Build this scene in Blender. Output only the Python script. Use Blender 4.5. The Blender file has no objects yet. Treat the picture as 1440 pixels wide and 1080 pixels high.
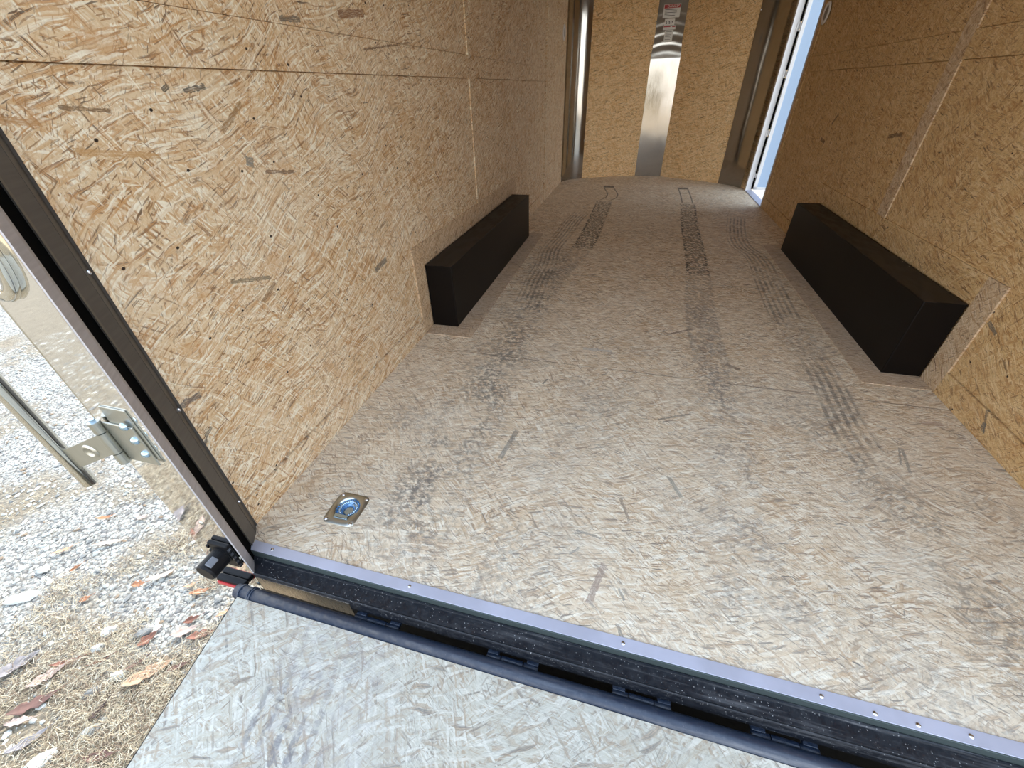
import bpy, bmesh, math, random
from mathutils import Vector, Matrix, noise
random.seed(7)
sc = bpy.context.scene
C = sc.collection
# ------------------------------------------------------------------ camera
cam_d = bpy.data.cameras.new('camera'); cam = bpy.data.objects.new('camera', cam_d); C.objects.link(cam)
Rv = Vector((0.96572844, 0.25836728, -0.02479765)); Uv = Vector((-0.13228875, 0.57215591, 0.80940553)); Fv = Vector((-0.22331203, 0.77838549, -0.58672632))
cam.matrix_world = Matrix(((Rv.x, Uv.x, -Fv.x, 0.87441), (Rv.y, Uv.y, -Fv.y, -0.42180), (Rv.z, Uv.z, -Fv.z, 0.94939), (0, 0, 0, 1)))
cam_d.sensor_width = 36; cam_d.lens = 572.18 / 1440 * 36
cam_d.clip_start = 0.02; cam_d.clip_end = 300
sc.camera = cam
# ------------------------------------------------------------------ sky, sun, exposure
w = bpy.data.worlds.new('world'); sc.world = w; w.use_nodes = True
wn = w.node_tree; bg = wn.nodes['Background']
sky = wn.nodes.new('ShaderNodeTexSky'); sky.sky_type = 'NISHITA'; sky.sun_disc = False
sky.sun_elevation = math.radians(38); sky.sun_rotation = math.radians(-4)
sky.air_density = 1.0; sky.dust_density = 2.0; sky.ozone_density = 1.0
# hazy winter sky: the Nishita sky whitened towards the horizon
tc = wn.nodes.new('ShaderNodeTexCoord'); sx = wn.nodes.new('ShaderNodeSeparateXYZ'); wn.links.new(tc.outputs['Generated'], sx.inputs[0])
rp_ = wn.nodes.new('ShaderNodeValToRGB'); rp_.color_ramp.elements[0].position = 0.0; rp_.color_ramp.elements[0].color = (4.6, 4.4, 4.1, 1)
rp_.color_ramp.elements[1].position = .75; rp_.color_ramp.elements[1].color = (2.25, 2.8, 3.55, 1)
e_ = rp_.color_ramp.elements.new(.22); e_.color = (3.7, 3.8, 3.9, 1)
wn.links.new(sx.outputs[2], rp_.inputs[0])
mx = wn.nodes.new('ShaderNodeMix'); mx.data_type = 'RGBA'; mx.inputs[0].default_value = .78
wn.links.new(sky.outputs[0], mx.inputs[6]); wn.links.new(rp_.outputs[0], mx.inputs[7])
wn.links.new(mx.outputs[2], bg.inputs[0]); bg.inputs[1].default_value = 0.40
sd = bpy.data.lights.new('sun', 'SUN'); sun = bpy.data.objects.new('sun', sd); C.objects.link(sun)
sd.energy = 3.2; sd.angle = math.radians(0.6); sd.color = (1.0, 0.96, 0.90)
el, az = math.radians(38), math.radians(-5)          # the sun stands ahead of the trailer, a touch to its left
to_sun = Vector((math.sin(az) * math.cos(el), math.cos(az) * math.cos(el), math.sin(el)))
sun.rotation_euler = to_sun.to_track_quat('Z', 'Y').to_euler()
sc.view_settings.view_transform = 'Standard'; sc.view_settings.look = 'None'
sc.view_settings.gamma = 1; sc.view_settings.use_curve_mapping = False
sc.view_settings.exposure = 1.13
try:
    sc.cycles.use_denoising = True; sc.cycles.max_bounces = 12; sc.cycles.diffuse_bounces = 8
except Exception: pass

# ------------------------------------------------------------------ node helpers
class NT:
    def __init__(s, name, rough=0.6, metal=0.0):
        s.m = bpy.data.materials.new(name); s.m.use_nodes = True
        s.t = s.m.node_tree; s.b = s.t.nodes['Principled BSDF']
        s.b.inputs['Roughness'].default_value = rough; s.b.inputs['Metallic'].default_value = metal
        s._c = None
    def n(s, k): return s.t.nodes.new(k)
    def put(s, sock, v):
        if isinstance(v, bpy.types.NodeSocket): s.t.links.new(v, sock)
        elif v is not None:
            try: sock.default_value = v
            except Exception: sock.default_value = (v, v, v)
    def co(s):
        if s._c is None: s._c = s.n('ShaderNodeTexCoord').outputs['Object']
        return s._c
    def xyz(s, v=None):
        x = s.n('ShaderNodeSeparateXYZ'); s.put(x.inputs[0], v if v is not None else s.co()); return x.outputs
    def comb(s, a, b, c=0.0):
        x = s.n('ShaderNodeCombineXYZ'); s.put(x.inputs[0], a); s.put(x.inputs[1], b); s.put(x.inputs[2], c); return x.outputs[0]
    def ma(s, op, a, b=None, c=None, clamp=False):
        x = s.n('ShaderNodeMath'); x.operation = op; x.use_clamp = clamp
        s.put(x.inputs[0], a)
        if b is not None: s.put(x.inputs[1], b)
        if c is not None: s.put(x.inputs[2], c)
        return x.outputs[0]
    def vm(s, op, a, b):
        x = s.n('ShaderNodeVectorMath'); x.operation = op; s.put(x.inputs[0], a); s.put(x.inputs[1], b); return x.outputs[0]
    def ss(s, v, lo, hi, a=0.0, b=1.0):
        x = s.n('ShaderNodeMapRange'); x.interpolation_type = 'SMOOTHSTEP'
        s.put(x.inputs[0], v); s.put(x.inputs[1], lo); s.put(x.inputs[2], hi); s.put(x.inputs[3], a); s.put(x.inputs[4], b); return x.outputs[0]
    def mapt(s, v, loc=(0, 0, 0), rot=0.0, scale=(1, 1, 1)):
        x = s.n('ShaderNodeMapping'); x.vector_type = 'TEXTURE'; s.put(x.inputs[0], v)
        x.inputs[1].default_value = loc; x.inputs[2].default_value = (0, 0, rot); x.inputs[3].default_value = scale; return x.outputs[0]
    def noise(s, v, scale, detail=2.0, rough=0.5, col=False, dist=0.0):
        x = s.n('ShaderNodeTexNoise'); s.put(x.inputs['Vector'], v); x.inputs['Scale'].default_value = scale
        x.inputs['Detail'].default_value = detail; x.inputs['Roughness'].default_value = rough; x.inputs['Distortion'].default_value = dist
        return x.outputs['Color' if col else 'Fac']
    def vor(s, v, scale, d='2D', feat='F1', rnd=1.0):
        x = s.n('ShaderNodeTexVoronoi'); x.voronoi_dimensions = d; x.feature = feat; s.put(x.inputs['Vector'], v)
        x.inputs['Scale'].default_value = scale; x.inputs['Randomness'].default_value = rnd; return x.outputs
    def ramp(s, f, pts, interp='LINEAR'):
        x = s.n('ShaderNodeValToRGB'); x.color_ramp.interpolation = interp; e = x.color_ramp.elements
        while len(e) < len(pts): e.new(0.5)
        for i, (p, c) in enumerate(pts): e[i].position = p; e[i].color = (*c, 1)
        s.put(x.inputs[0], f); return x.outputs[0]
    def mix(s, f, a, b, mode='MIX'):
        x = s.n('ShaderNodeMix'); x.data_type = 'RGBA'; x.blend_type = mode; s.put(x.inputs[0], f)
        for k, v in ((6, a), (7, b)):
            s.put(x.inputs[k], (*v, 1) if isinstance(v, tuple) else v)
        return x.outputs[2]
    def sep(s, c):
        x = s.n('ShaderNodeSeparateColor'); s.put(x.inputs[0], c); return x.outputs
    def curve(s, v, pts, lo, hi):
        # piecewise curve y->x; v in [lo,hi] is normalised to 0..1, output 0..1 means 0..2 m
        x = s.n('ShaderNodeFloatCurve'); f = s.ma('DIVIDE', s.ma('SUBTRACT', v, lo), hi - lo, clamp=True)
        s.put(x.inputs['Value'], f); c = x.mapping.curves[0]; x.mapping.use_clip = True
        P = [((a - lo) / (hi - lo), b / 2) for a, b in pts]
        c.points[0].location = P[0]; c.points[1].location = P[-1]
        for q in P[1:-1]: c.points.new(*q)
        x.mapping.update(); return s.ma('MULTIPLY', x.outputs[0], 2.0)
    def bump(s, h, strength=0.3, dist=0.002):
        x = s.n('ShaderNodeBump'); x.inputs['Strength'].default_value = strength; x.inputs['Distance'].default_value = dist
        s.put(x.inputs['Height'], h); s.t.links.new(x.outputs[0], s.b.inputs['Normal'])
    def color(s, c): s.put(s.b.inputs['Base Color'], (*c, 1) if isinstance(c, tuple) else c)

def simple(name, col, rough=0.5, metal=0.0, **kw):
    a = NT(name, rough, metal); a.color(col)
    for k, v in kw.items(): a.b.inputs[k].default_value = v
    return a.m

# ------------------------------------------------------------------ OSB
def osb(name, plane, seed=0, pal=None, base_rot=0.0, dust=0.0, dustcol=(.5, .47, .42), chips=(), extra=None, strand=1.0, dark=1.0, holes=0.0, spread=1.0):
    a = NT(name, 0.62)
    X, Y, Z = a.xyz()
    if plane == 'yz': u, v = Y, Z
    elif plane == 'xz': u, v = X, Z
    else: u, v = X, Y
    p = a.comb(a.ma('ADD', u, seed * 3.17), a.ma('ADD', v, seed * 1.3))
    raw = a.comb(u, v)
    wob = a.noise(p, 9.0, 2.0, col=True)
    wob2 = a.noise(p, 60.0, 1.0, col=True)
    big = a.noise(p, 2.6, 1.0, col=True)
    q = a.vm('ADD', p, a.vm('MULTIPLY', a.vm('SUBTRACT', wob, (.5, .5, .5)), (.016, .016, 0)))
    q = a.vm('ADD', q, a.vm('MULTIPLY', a.vm('SUBTRACT', big, (.5, .5, .5)), (.15, .15, 0)))
    q = a.vm('ADD', q, a.vm('MULTIPLY', a.vm('SUBTRACT', wob2, (.5, .5, .5)), (.004, .004, 0)))
    strand = strand * .68
    light, straw, tan, orange, brown, deep = pal
    pts = [(0.0, deep), (0.025, brown), (0.10, orange), (0.25, tan), (0.46, straw), (0.64, straw), (.86, light)]
    col = a.ramp(a.noise(q, 30, 3, .7), [(0.3, tan), (0.5, straw), (0.7, light)])
    hgt = 0.0
    rs = random.Random(seed + 5)
    angs = [0.05, 0.7, -0.62, 1.35, -0.25, 0.38, -1.05, 0.16]
    for i, an in enumerate(angs):
        L = rs.uniform(.045, .095) * strand; Wd = rs.uniform(.0036, .0085) * strand
        t = a.mapt(q, (rs.uniform(0, 5), rs.uniform(0, 5), 0), an * spread + base_rot + rs.uniform(-.15, .15), (L, Wd, 1))
        o = a.vor(t, 1.0)
        c = a.sep(o['Color'])
        edge = a.ss(o['Distance'], .34, .62)
        m = a.ma('MULTIPLY', a.ss(c[0], .60, .66), a.ma('SUBTRACT', 1.0, a.ma('MULTIPLY', edge, .55)))
        tone = c[1]
        grain = a.noise(a.mapt(t, (0, 0, 0), 0, (1.2, .18, 1)), 1.0, 1.0)
        tone2 = a.ma('ADD', tone, a.ma('MULTIPLY', a.ma('SUBTRACT', grain, .5), .55), clamp=True)
        fc = a.ramp(tone2, pts)
        col = a.mix(a.ma('MULTIPLY', m, .86), col, fc)
        # dark crevice along the strand rim
        cre = a.ma('MULTIPLY', a.ma('MULTIPLY', a.ss(o['Distance'], .52, .74), a.ss(c[2], .80, .86)), a.ss(c[0], .5, .6))
        col = a.mix(a.ma('MULTIPLY', cre, .42 * dark), col, brown if i % 2 else orange)
        hgt = a.ma('ADD', hgt, a.ma('MULTIPLY', m, tone))
    # thin splinters
    for i in range(3):
        t = a.mapt(q, (i * 1.7, i * 2.3, 0), rs.uniform(-1.4, 1.4) * .8 * spread + base_rot, (rs.uniform(.014, .045), rs.uniform(.0016, .003), 1))
        o = a.vor(t, 1.0); c = a.sep(o['Color'])
        m = a.ma('MULTIPLY', a.ss(c[0], .86, .89), a.ss(o['Distance'], .50, .36))
        col = a.mix(a.ma('MULTIPLY', a.ma('MULTIPLY', m, a.ss(c[2], .1, 1., .25, .85)), dark), col, a.mix(c[1], deep, orange))
    # broad tone drift
    dn = a.noise(p, 3.2, 3.0, .6)
    col = a.mix(a.ss(dn, .35, .7, 0, .30), col, a.mix(.5, col, light))
    col = a.mix(a.ss(a.noise(p, 14.0, 2.0, .6), .5, .75, 0, .35), col, orange if dust == 0 else tan)
    if holes:
        o = a.vor(a.mapt(p, (0, 0, 0), .3, (.11, .085, 1)), 1.0); c = a.sep(o['Color'])
        col = a.mix(a.ma('MULTIPLY', a.ss(o['Distance'], .040, .025), a.ss(c[0], 1 - holes, 1 - holes + .02)), col, (.03, .018, .012))
    for (x0, y0, x1, y1, wd, cc) in chips:
        L = math.hypot(x1 - x0, y1 - y0); an = math.atan2(y1 - y0, x1 - x0)
        rag = a.vm('MULTIPLY', a.vm('SUBTRACT', a.noise(raw, 90., 3., .7, col=True), (.5, .5, .5)), (.012, .012, 0))
        t = a.mapt(a.vm('ADD', raw, rag), ((x0 + x1) / 2, (y0 + y1) / 2, 0), an, (L, wd, 1))
        xx, yy, _ = a.xyz(t)
        m = a.ma('MULTIPLY', a.ss(a.ma('ABSOLUTE', xx), .52, .47), a.ss(a.ma('ABSOLUTE', yy), .53, .44))
        gr = a.noise(a.mapt(raw, (0, 0, 0), an, (.03, .0015, 1)), 1.0, 2.0)
        m = a.ma('MULTIPLY', m, a.ss(gr, .3, .6, .30, .90))
        col = a.mix(m, col, cc)
    if dust:
        f = a.ss(a.noise(p, 5.0, 4.0, .65), .3, .75, dust * .45, dust)
        if name == 'osb_floor': f = a.ma('MULTIPLY', f, a.ss(v, 2.6, .2, .12, 1.5))
        col = a.mix(f, col, dustcol)
        f2 = a.ma('MULTIPLY', a.ss(a.noise(p, 90., 3., .7), .5, .72), a.ss(a.noise(a.vm('ADD', p, (7, 3, 0)), 4., 3., .6), .46, .64))
        col = a.mix(a.ma('MULTIPLY', f2, .5), col, (.12, .105, .10))
    if extra: col = extra(a, u, v, col)
    a.color(col)
    a.put(a.b.inputs['Roughness'], a.ss(a.noise(q, 40, 2), .3, .7, .5, .75))
    a.bump(hgt, .35, .0012)
    a.b.inputs['Specular IOR Level'].default_value = .35
    return a.m

GREY = (.13, .115, .095); BRN = (.12, .06, .035)
PAL_L = [(.88, .81, .65), (.70, .53, .33), (.60, .39, .20), (.52, .26, .09), (.20, .10, .05), (.07, .04, .025)]
PAL_R = [(.74, .55, .31), (.62, .41, .19), (.54, .32, .13), (.46, .23, .08), (.17, .085, .04), (.06, .035, .02)]
PAL_F = [(.92, .85, .70), (.76, .61, .42), (.60, .42, .235), (.46, .25, .10), (.17, .11, .075), (.07, .05, .04)]
PAL_S = [(.72, .57, .40), (.60, .44, .28), (.52, .35, .20), (.44, .25, .11), (.18, .10, .06), (.07, .04, .03)]

def tracks(a, u, v, col):
    """tyre marks, scuffs and sheet joints on the trailer floor"""
    raw = a.comb(u, v)
    nz = a.noise(raw, 55., 3., .65); nb = a.noise(raw, 6., 3., .6); nf = a.noise(raw, 220., 2., .6)
    def band(path, y0, y1, wd, kind, strength, colr, fade=.25):
        nonlocal col
        cx = a.curve(v, path, 0., 5.2)
        d = a.ma('SUBTRACT', u, cx)
        ad = a.ma('ABSOLUTE', d)
        if kind == 'smear': m = a.ss(a.ma('ADD', ad, a.ma('MULTIPLY', a.ma('SUBTRACT', nb, .5), .12)), wd / 2 + .02, wd / 2 - .06)
        else: m = a.ss(ad, wd / 2, wd / 2 - .012)
        m = a.ma('MULTIPLY', m, a.ma('MULTIPLY', a.ss(v, y0, y0 + fade), a.ss(v, y1, y1 - fade)))
        if kind == 'rib':
            s1 = a.ss(a.ma('SINE', a.ma('MULTIPLY', d, 2 * math.pi / .027)), -.4, .5)
            s2 = a.ss(a.ma('SINE', a.ma('ADD', a.ma('MULTIPLY', v, 2 * math.pi / .11), a.ma('MULTIPLY', d, 40.))), -1., -.55, .45, 1.)
            pat = a.ma('MULTIPLY', a.ma('MULTIPLY', s1, s2), a.ss(nb, .30, .62, .15, 1.))
        elif kind == 'knob':
            o = a.vor(a.mapt(a.comb(d, v), (0, 0, 0), .5, (.020, .034, 1)), 1.0, rnd=.65)
            pat = a.ma('MULTIPLY', a.ss(o['Distance'], .52, .38), a.ss(a.noise(raw, 26., 2.), .3, .45))
            e = a.ss(a.ma('ABSOLUTE', d), wd / 2 - .03, wd / 2 - .015, .7, 1.)
            pat = a.ma('MULTIPLY', pat, e)
        elif kind == 'line':
            pat = a.ma('MULTIPLY', a.ss(a.ma('ABSOLUTE', d), wd / 2 - .022, wd / 2 - .012), a.ss(nz, .25, .4))
            pat = a.ma('MAXIMUM', pat, a.ma('MULTIPLY', a.ss(v, y1 - .14, y1 - .11), a.ss(nz, .3, .45)))
        else:
            pat = a.ma('MULTIPLY', a.ss(nz, .42, .62), a.ss(nb, .35, .6))
        pat = a.ma('MULTIPLY', pat, a.ss(nf, .2, .5, .6, 1.))
        col = a.mix(a.ma('MULTIPLY', a.ma('MULTIPLY', m, pat), strength), col, colr)
    dk = (.045, .038, .034); gy = (.19, .172, .152); g3 = (.11, .098, .088)
    P6 = [(0, .37), (.5, .42), (1.2, .45), (1.8, .46), (2.65, .58), (3.3, .60), (4.1, .61), (5.2, .60)]
    P3 = [(0, .40), (.6, .42), (1.2, .35), (1.55, .40), (1.95, .385), (2.2, .385), (2.5, .36), (2.9, .39), (3.3, .41), (3.65, .45), (5.2, .45)]
    P2 = [(0, 1.27), (.9, 1.29), (1.6, 1.29), (2.2, 1.33), (2.7, 1.35), (3.4, 1.37), (4.1, 1.41), (5.2, 1.41)]
    P4 = [(0, 1.77), (.3, 1.75), (.5, 1.71), (.8, 1.68), (1.2, 1.70), (1.65, 1.69), (2.1, 1.71), (2.6, 1.73), (2.85, 1.68), (3.3, 1.72), (3.7, 1.78), (5.2, 1.80)]
    PC = [(0, 1.3), (1.7, 1.28), (1.95, 1.37), (2.2, 1.44), (2.45, 1.45), (2.7, 1.41), (5.2, 1.4)]
    PL = [(0, .62), (4.1, .60), (4.35, .67), (4.9, .60), (5.2, .6)]
    band(P6, .0, 2.75, .20, 'smear', .75, gy)
    band(P3, -.2, 2.7, .30, 'smear', .55, gy)
    band(P3, 1.45, 3.75, .165, 'rib', .60, g3)
    band(P6, 2.55, 4.15, .165, 'knob', .92, dk, .08)
    band(P6, 1.7, 2.75, .165, 'knob', .40, gy, .3)
    band(PL, 4.15, 4.95, .13, 'line', .85, dk, .05)
    band(P2, 2.15, 4.15, .15, 'knob', .92, dk, .08)
    band(P2, 1.1, 2.3, .16, 'knob', .50, gy, .2)
    band(P2, 4.15, 4.95, .12, 'line', .85, dk, .05)
    band(P2, .1, 1.9, .17, 'smear', .7, (.15, .135, .135))
    band(PC, 1.7, 2.7, .05, 'smear', .7, gy)
    band(P4, 1.5, 3.75, .16, 'rib', .66, g3)
    band(P4, .55, 1.45, .14, 'rib', .60, g3)
    band(P4, -.2, 1.9, .20, 'smear', .60, gy)
    # joints between the sheets
    for yj in (1.03, 2.05, 3.08):
        dd = a.ma('ABSOLUTE', a.ma('SUBTRACT', a.ma('ADD', v, a.ma('MULTIPLY', a.ma('SUBTRACT', a.noise(raw, 30., 2.), .5), .006)), yj))
        col = a.mix(a.ma('MULTIPLY', a.ss(dd, .0035, .001), a.ss(a.noise(a.vm('ADD', raw, (3, 0, 0)), 3., 2.), .38, .55, .25, .8)), col, (.12, .09, .07))
    # dirt in the middle
    sm = a.ma('MULTIPLY', a.ss(a.noise(a.vm('ADD', raw, (1.7, .2, 0)), 2.2, 4., .6), .48, .68), a.ss(v, 1.9, .3))
    col = a.mix(a.ma('MULTIPLY', a.ma('MULTIPLY', sm, a.ss(nz, .4, .62)), .5), col, (.22, .205, .185))
    return col

floor_chips = [(.60, .58, .58, .439, .016, GREY), (.929, .162, .901, .056, .016, (.24, .14, .10)), (.967, .028, .98, .0, .007, GREY),
    (.956, .373, .984, .300, .008, (.16, .09, .05)), (1.091, .488, 1.123, .415, .012, (.17, .15, .11)), (1.126, 1.388, 1.243, 1.47, .012, BRN),
    (.631, .865, .644, .903, .008, (.04, .03, .025)), (.849, .24, .914, .231, .006, GREY), (1.804, .782, 1.779, .67, .008, GREY), (1.797, .782, 1.768, .70, .006, GREY),
    (1.921, .935, 1.985, .94, .02, (.33, .17, .10)), (1.343, 1.175, 1.392, 1.142, .02, BRN), (.966, .108, .98, .083, .006, GREY),
    (1.066, .748, 1.18, .807, .008, GREY), (.754, 1.172, .879, 1.175, .02, (.52, .49, .45)), (.841, .165, .864, .191, .006, GREY)]
left_chips = [(.286, .600, .399, .569, .010, (.17, .13, .08)), (.410, .552, .350, .522, .012, (.26, .15, .07)), (.366, .962, .42, .97, .009, (.07, .06, .05)),
    (.861, .419, .949, .432, .022, GREY), (.036, .417, .098, .409, .014, (.13, .11, .10)), (.337, .971, .321, .963, .008, (.05, .04, .03)),
    (.082, .327, .023, .292, .010, (.13, .12, .10)), (.135, .945, .21, .935, .006, (.20, .12, .06)), (.42, .89, .50, .94, .012, (.30, .17, .07)),
    (1.048, 1.061, 1.294, 1.088, .006, (.16, .09, .05)), (.961, 1.135, 1.104, 1.152, .02, (.22, .10, .05)), (.704, 1.102, .784, 1.107, .012, GREY),
    (.03, .935, .10, .925, .010, (.46, .25, .10)), (.12, .885, .26, .862, .011, (.50, .29, .12)), (.455, .83, .475, .822, .022, (.20, .19, .16)), (.50, .80, .60, .785, .008, (.18, .11, .07))]
right_chips = [(2.317, .714, 2.193, .733, .018, (.12, .06, .03)), (1.134, .295, 1.08, .276, .014, GREY), (.877, .028, .925, .092, .008, GREY),
    (.886, .03, .90, .055, .014, (.15, .14, .12)), (3.203, .627, 3.116, .614, .02, (.10, .05, .025)), (3.106, .714, 3.053, .774, .02, (.10, .05, .025))]
M_left = osb('osb_left_wall', 'yz', 1, PAL_L, .15, chips=left_chips, holes=.35)
M_right = osb('osb_right_wall', 'yz', 2, PAL_R, .2, chips=right_chips, holes=.3)
M_strip = osb('osb_edging', 'yz', 5, PAL_S, .3)
M_floor = osb('osb_floor', 'xy', 3, PAL_F, .08, dust=.27, dustcol=(.67, .645, .565), chips=floor_chips, extra=tracks, strand=1.05, spread=.8, dark=1.3)
M_front = osb('osb_front_wall', 'xz', 4, [(.90, .70, .42), (.84, .58, .30), (.74, .46, .19), (.58, .28, .09), (.16, .08, .04), (.06, .035, .02)], .1, strand=.9)
def ramp_marks(a, u, v, col):
    raw = a.comb(u, v)
    cx = a.ma('ADD', .33, a.ma('MULTIPLY', v, -.10))
    d = a.ma('SUBTRACT', u, cx)
    m = a.ss(a.ma('ABSOLUTE', d), .115, .09)
    s1 = a.ss(a.ma('SINE', a.ma('MULTIPLY', d, 2 * math.pi / .034)), -.1, .4)
    o = a.vor(a.mapt(a.comb(d, v), (0, 0, 0), .25, (.016, .028, 1)), 1.0, rnd=.6)
    blk = a.ma('MULTIPLY', a.ss(o['Distance'], .62, .42), a.ss(a.noise(raw, 70., 3., .7), .3, .55))
    m2 = a.ma('MULTIPLY', a.ma('MULTIPLY', m, a.ma('MULTIPLY', s1, blk)), a.ss(a.noise(raw, 9., 3.), .36, .56))
    m2 = a.ma('MULTIPLY', m2, a.ss(v, -.14, -.36, .25, 1.))
    col = a.mix(a.ma('MULTIPLY', m2, .72), col, (.13, .13, .14))
    sm = a.ma('MULTIPLY', a.ss(a.ma('ABSOLUTE', a.ma('SUBTRACT', d, .03)), .2, .08), a.ss(a.noise(raw, 40., 3., .7), .4, .65))
    return a.mix(a.ma('MULTIPLY', sm, .35), col, (.25, .24, .25))
M_ramp = osb('osb_ramp', 'xy', 6, [(.58, .56, .49), (.43, .41, .34), (.36, .30, .21), (.30, .19, .10), (.15, .11, .08), (.07, .05, .04)], .2, dust=.36, dustcol=(.37, .39, .365), extra=ramp_marks, strand=1.2, dark=.7)

# ------------------------------------------------------------------ metals, paint, rubber
def brushed(name, col, rough, amp=.08, wav=.0, sc_=(60., 60., 3.)):
    a = NT(name, rough, 1.0)
    cc = a.vm('MULTIPLY', a.co(), sc_)
    a.put(a.b.inputs['Roughness'], a.ss(a.noise(cc, 6., 3.), .2, .8, max(.02, rough - amp), rough + amp))
    a.color(a.mix(a.ss(a.noise(a.co(), 2.5, 3.), .3, .7), tuple(x * .88 for x in col), col))
    if wav: a.bump(a.noise(a.vm('MULTIPLY', a.co(), (1., 1., .55)), 5., 1.), .6, wav)
    return a.m
def coated(name, col, rough):
    a = NT(name, rough, .35)
    a.color(a.mix(a.ss(a.noise(a.vm('MULTIPLY', a.co(), (3., 3., 40.)), 4., 3.), .3, .7), tuple(c * .85 for c in col), col)); return a.m
M_alu = brushed('brushed_aluminium', (.40, .38, .355), .12, .05, .004, (40., 40., 2.))
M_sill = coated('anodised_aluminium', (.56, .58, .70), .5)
M_mirror = brushed('polished_stainless', (.95, .95, .94), .04, .02, .0006, (30., 30., 2.))
M_post = coated('bronze_coated_metal', (.125, .115, .103), .42)
M_post2 = coated('dark_coated_metal', (.075, .072, .070), .38)
M_flange = coated('grey_flange_metal', (.52, .50, .52), .5)
M_zinc = brushed('zinc_plated_steel', (.50, .50, .45), .36, .08)
M_zincb = brushed('blue_zinc_steel', (.50, .68, .86), .20, .06)
M_platebr = brushed('dull_stainless', (.60, .50, .40), .30, .06)
M_chrome = brushed('chrome_tube', (.74, .72, .65), .10, .03)
M_rubber = simple('black_rubber', (.002, .002, .002), .95, **{'Specular IOR Level': .05})
def blackpaint(name, base, rough, spec=.5, dustamt=.0, wear=0.):
    a = NT(name, rough)
    c = base
    if wear:
        f = a.ma('MULTIPLY', a.ss(a.noise(a.vm('MULTIPLY', a.co(), (1.5, 5., 5.)), 5., 4., .65), .56, .66), wear)
        c = a.mix(f, c, (.16, .13, .10))
    if dustamt:
        sp = a.vor(a.co(), 260., '3D'); s = a.sep(sp['Color'])
        f = a.ma('MULTIPLY', a.ss(sp['Distance'], .32, .18), a.ss(s[0], .80, .9))
        f = a.ma('MULTIPLY', f, a.ss(a.noise(a.co(), 9., 3.), .3, .6, .35, 1.))
        c = a.mix(a.ma('MULTIPLY', f, dustamt), c, (.50, .50, .50))
        c = a.mix(a.ma('MULTIPLY', a.ss(a.noise(a.co(), 70., 4., .75), .5, .75), .07), c, (.35, .35, .36))
        x = a.xyz()
        c = a.mix(a.ma('MULTIPLY', a.ma('MULTIPLY', a.ss(a.noise(a.vm('MULTIPLY', a.co(), (3., 60., 20.)), 1., 3., .7), .5, .7), a.ss(x[0], .3, 1.3)), .25), c, (.35, .36, .38))
        a.put(a.b.inputs['Roughness'], a.ss(a.noise(a.co(), 80., 3.), .35, .7, rough, rough + .3))
    a.color(c if not isinstance(c, tuple) else c); a.b.inputs['Specular IOR Level'].default_value = spec
    return a.m
M_ledge = blackpaint('dusty_black_ledge', (.007, .009, .014), .36, .4, .6)
M_tube = blackpaint('black_paint_sky_tint', (.014, .025, .050), .28, .6, .06)  # black paint with the sky's blue reflection mixed into its base colour
M_frame = blackpaint('black_frame_paint', (.004, .004, .005), .5, .25)
def boxpaint():
    a = NT('wheel_box_black', .42)
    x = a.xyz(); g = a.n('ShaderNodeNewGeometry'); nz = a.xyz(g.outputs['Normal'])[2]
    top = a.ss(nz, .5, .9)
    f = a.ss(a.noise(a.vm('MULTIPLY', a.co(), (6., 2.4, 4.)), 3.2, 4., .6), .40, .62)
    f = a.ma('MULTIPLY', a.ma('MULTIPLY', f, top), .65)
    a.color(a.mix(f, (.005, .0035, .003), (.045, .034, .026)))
    a.put(a.b.inputs['Roughness'], a.mix(f, (.40, .40, .40), (.62, .62, .62)))
    a.b.inputs['Specular IOR Level'].default_value = .16
    return a.m
M_box = boxpaint()
M_white = simple('white_painted_metal', (.80, .80, .80), .4)
M_door = simple('door_skin_sky_tint', (.40, .53, .70), .5)  # white door; the blue skylight falling on it is put into the colour
M_ceil = simple('ceiling_liner', (.58, .53, .46), .7)
M_outer = simple('trailer_skin', (.05, .05, .055), .3)
M_plastic = simple('black_plastic', (.004, .004, .005), .45, **{'Specular IOR Level': .2})
M_red = simple('red_lens', (.45, .02, .02), .25)
M_lens = simple('clear_lens', (.16, .17, .19), .15)
M_lampred = simple('lamp_lens', (.55, .50, .50), .12)
M_vent = simple('translucent_vent_plastic', (.72, .70, .70), .35)
M_paper = simple('label_paper', (.78, .78, .76), .5)
M_labred = simple('label_red_ink', (.45, .05, .06), .5)
M_labblk = simple('label_black_ink', (.05, .05, .05), .5)
M_screw = simple('screw_head', (.62, .62, .64), .25, 1.0)

# ------------------------------------------------------------------ mesh helpers
def link(name, bm, mat, parent=None, smooth=False):
    me = bpy.data.meshes.new(name)
    bmesh.ops.recalc_face_normals(bm, faces=bm.faces)
    bm.to_mesh(me); bm.free()
    for m in (mat if isinstance(mat, list) else [mat]): me.materials.append(m)
    if smooth:
        for p in me.polygons: p.use_smooth = True
    o = bpy.data.objects.new(name, me); C.objects.link(o)
    if parent: o.parent = parent
    return o
def raw(name, verts, faces, mat, parent=None, smooth=False):
    me = bpy.data.meshes.new(name); me.from_pydata(verts, [], faces); me.update()
    for m in (mat if isinstance(mat, list) else [mat]): me.materials.append(m)
    if smooth:
        for p in me.polygons: p.use_smooth = True
    o = bpy.data.objects.new(name, me); C.objects.link(o)
    if parent: o.parent = parent
    return o
def screw_each(pts, nrm, r, root, name='screw', mat=None, local=True):
    for p in pts:
        bm = bmesh.new(); screws(bm, [p], nrm, r); o = link(name, bm, mat or M_screw, None, True); o.parent = root
        if local: o.location = o.location - root.location
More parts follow.
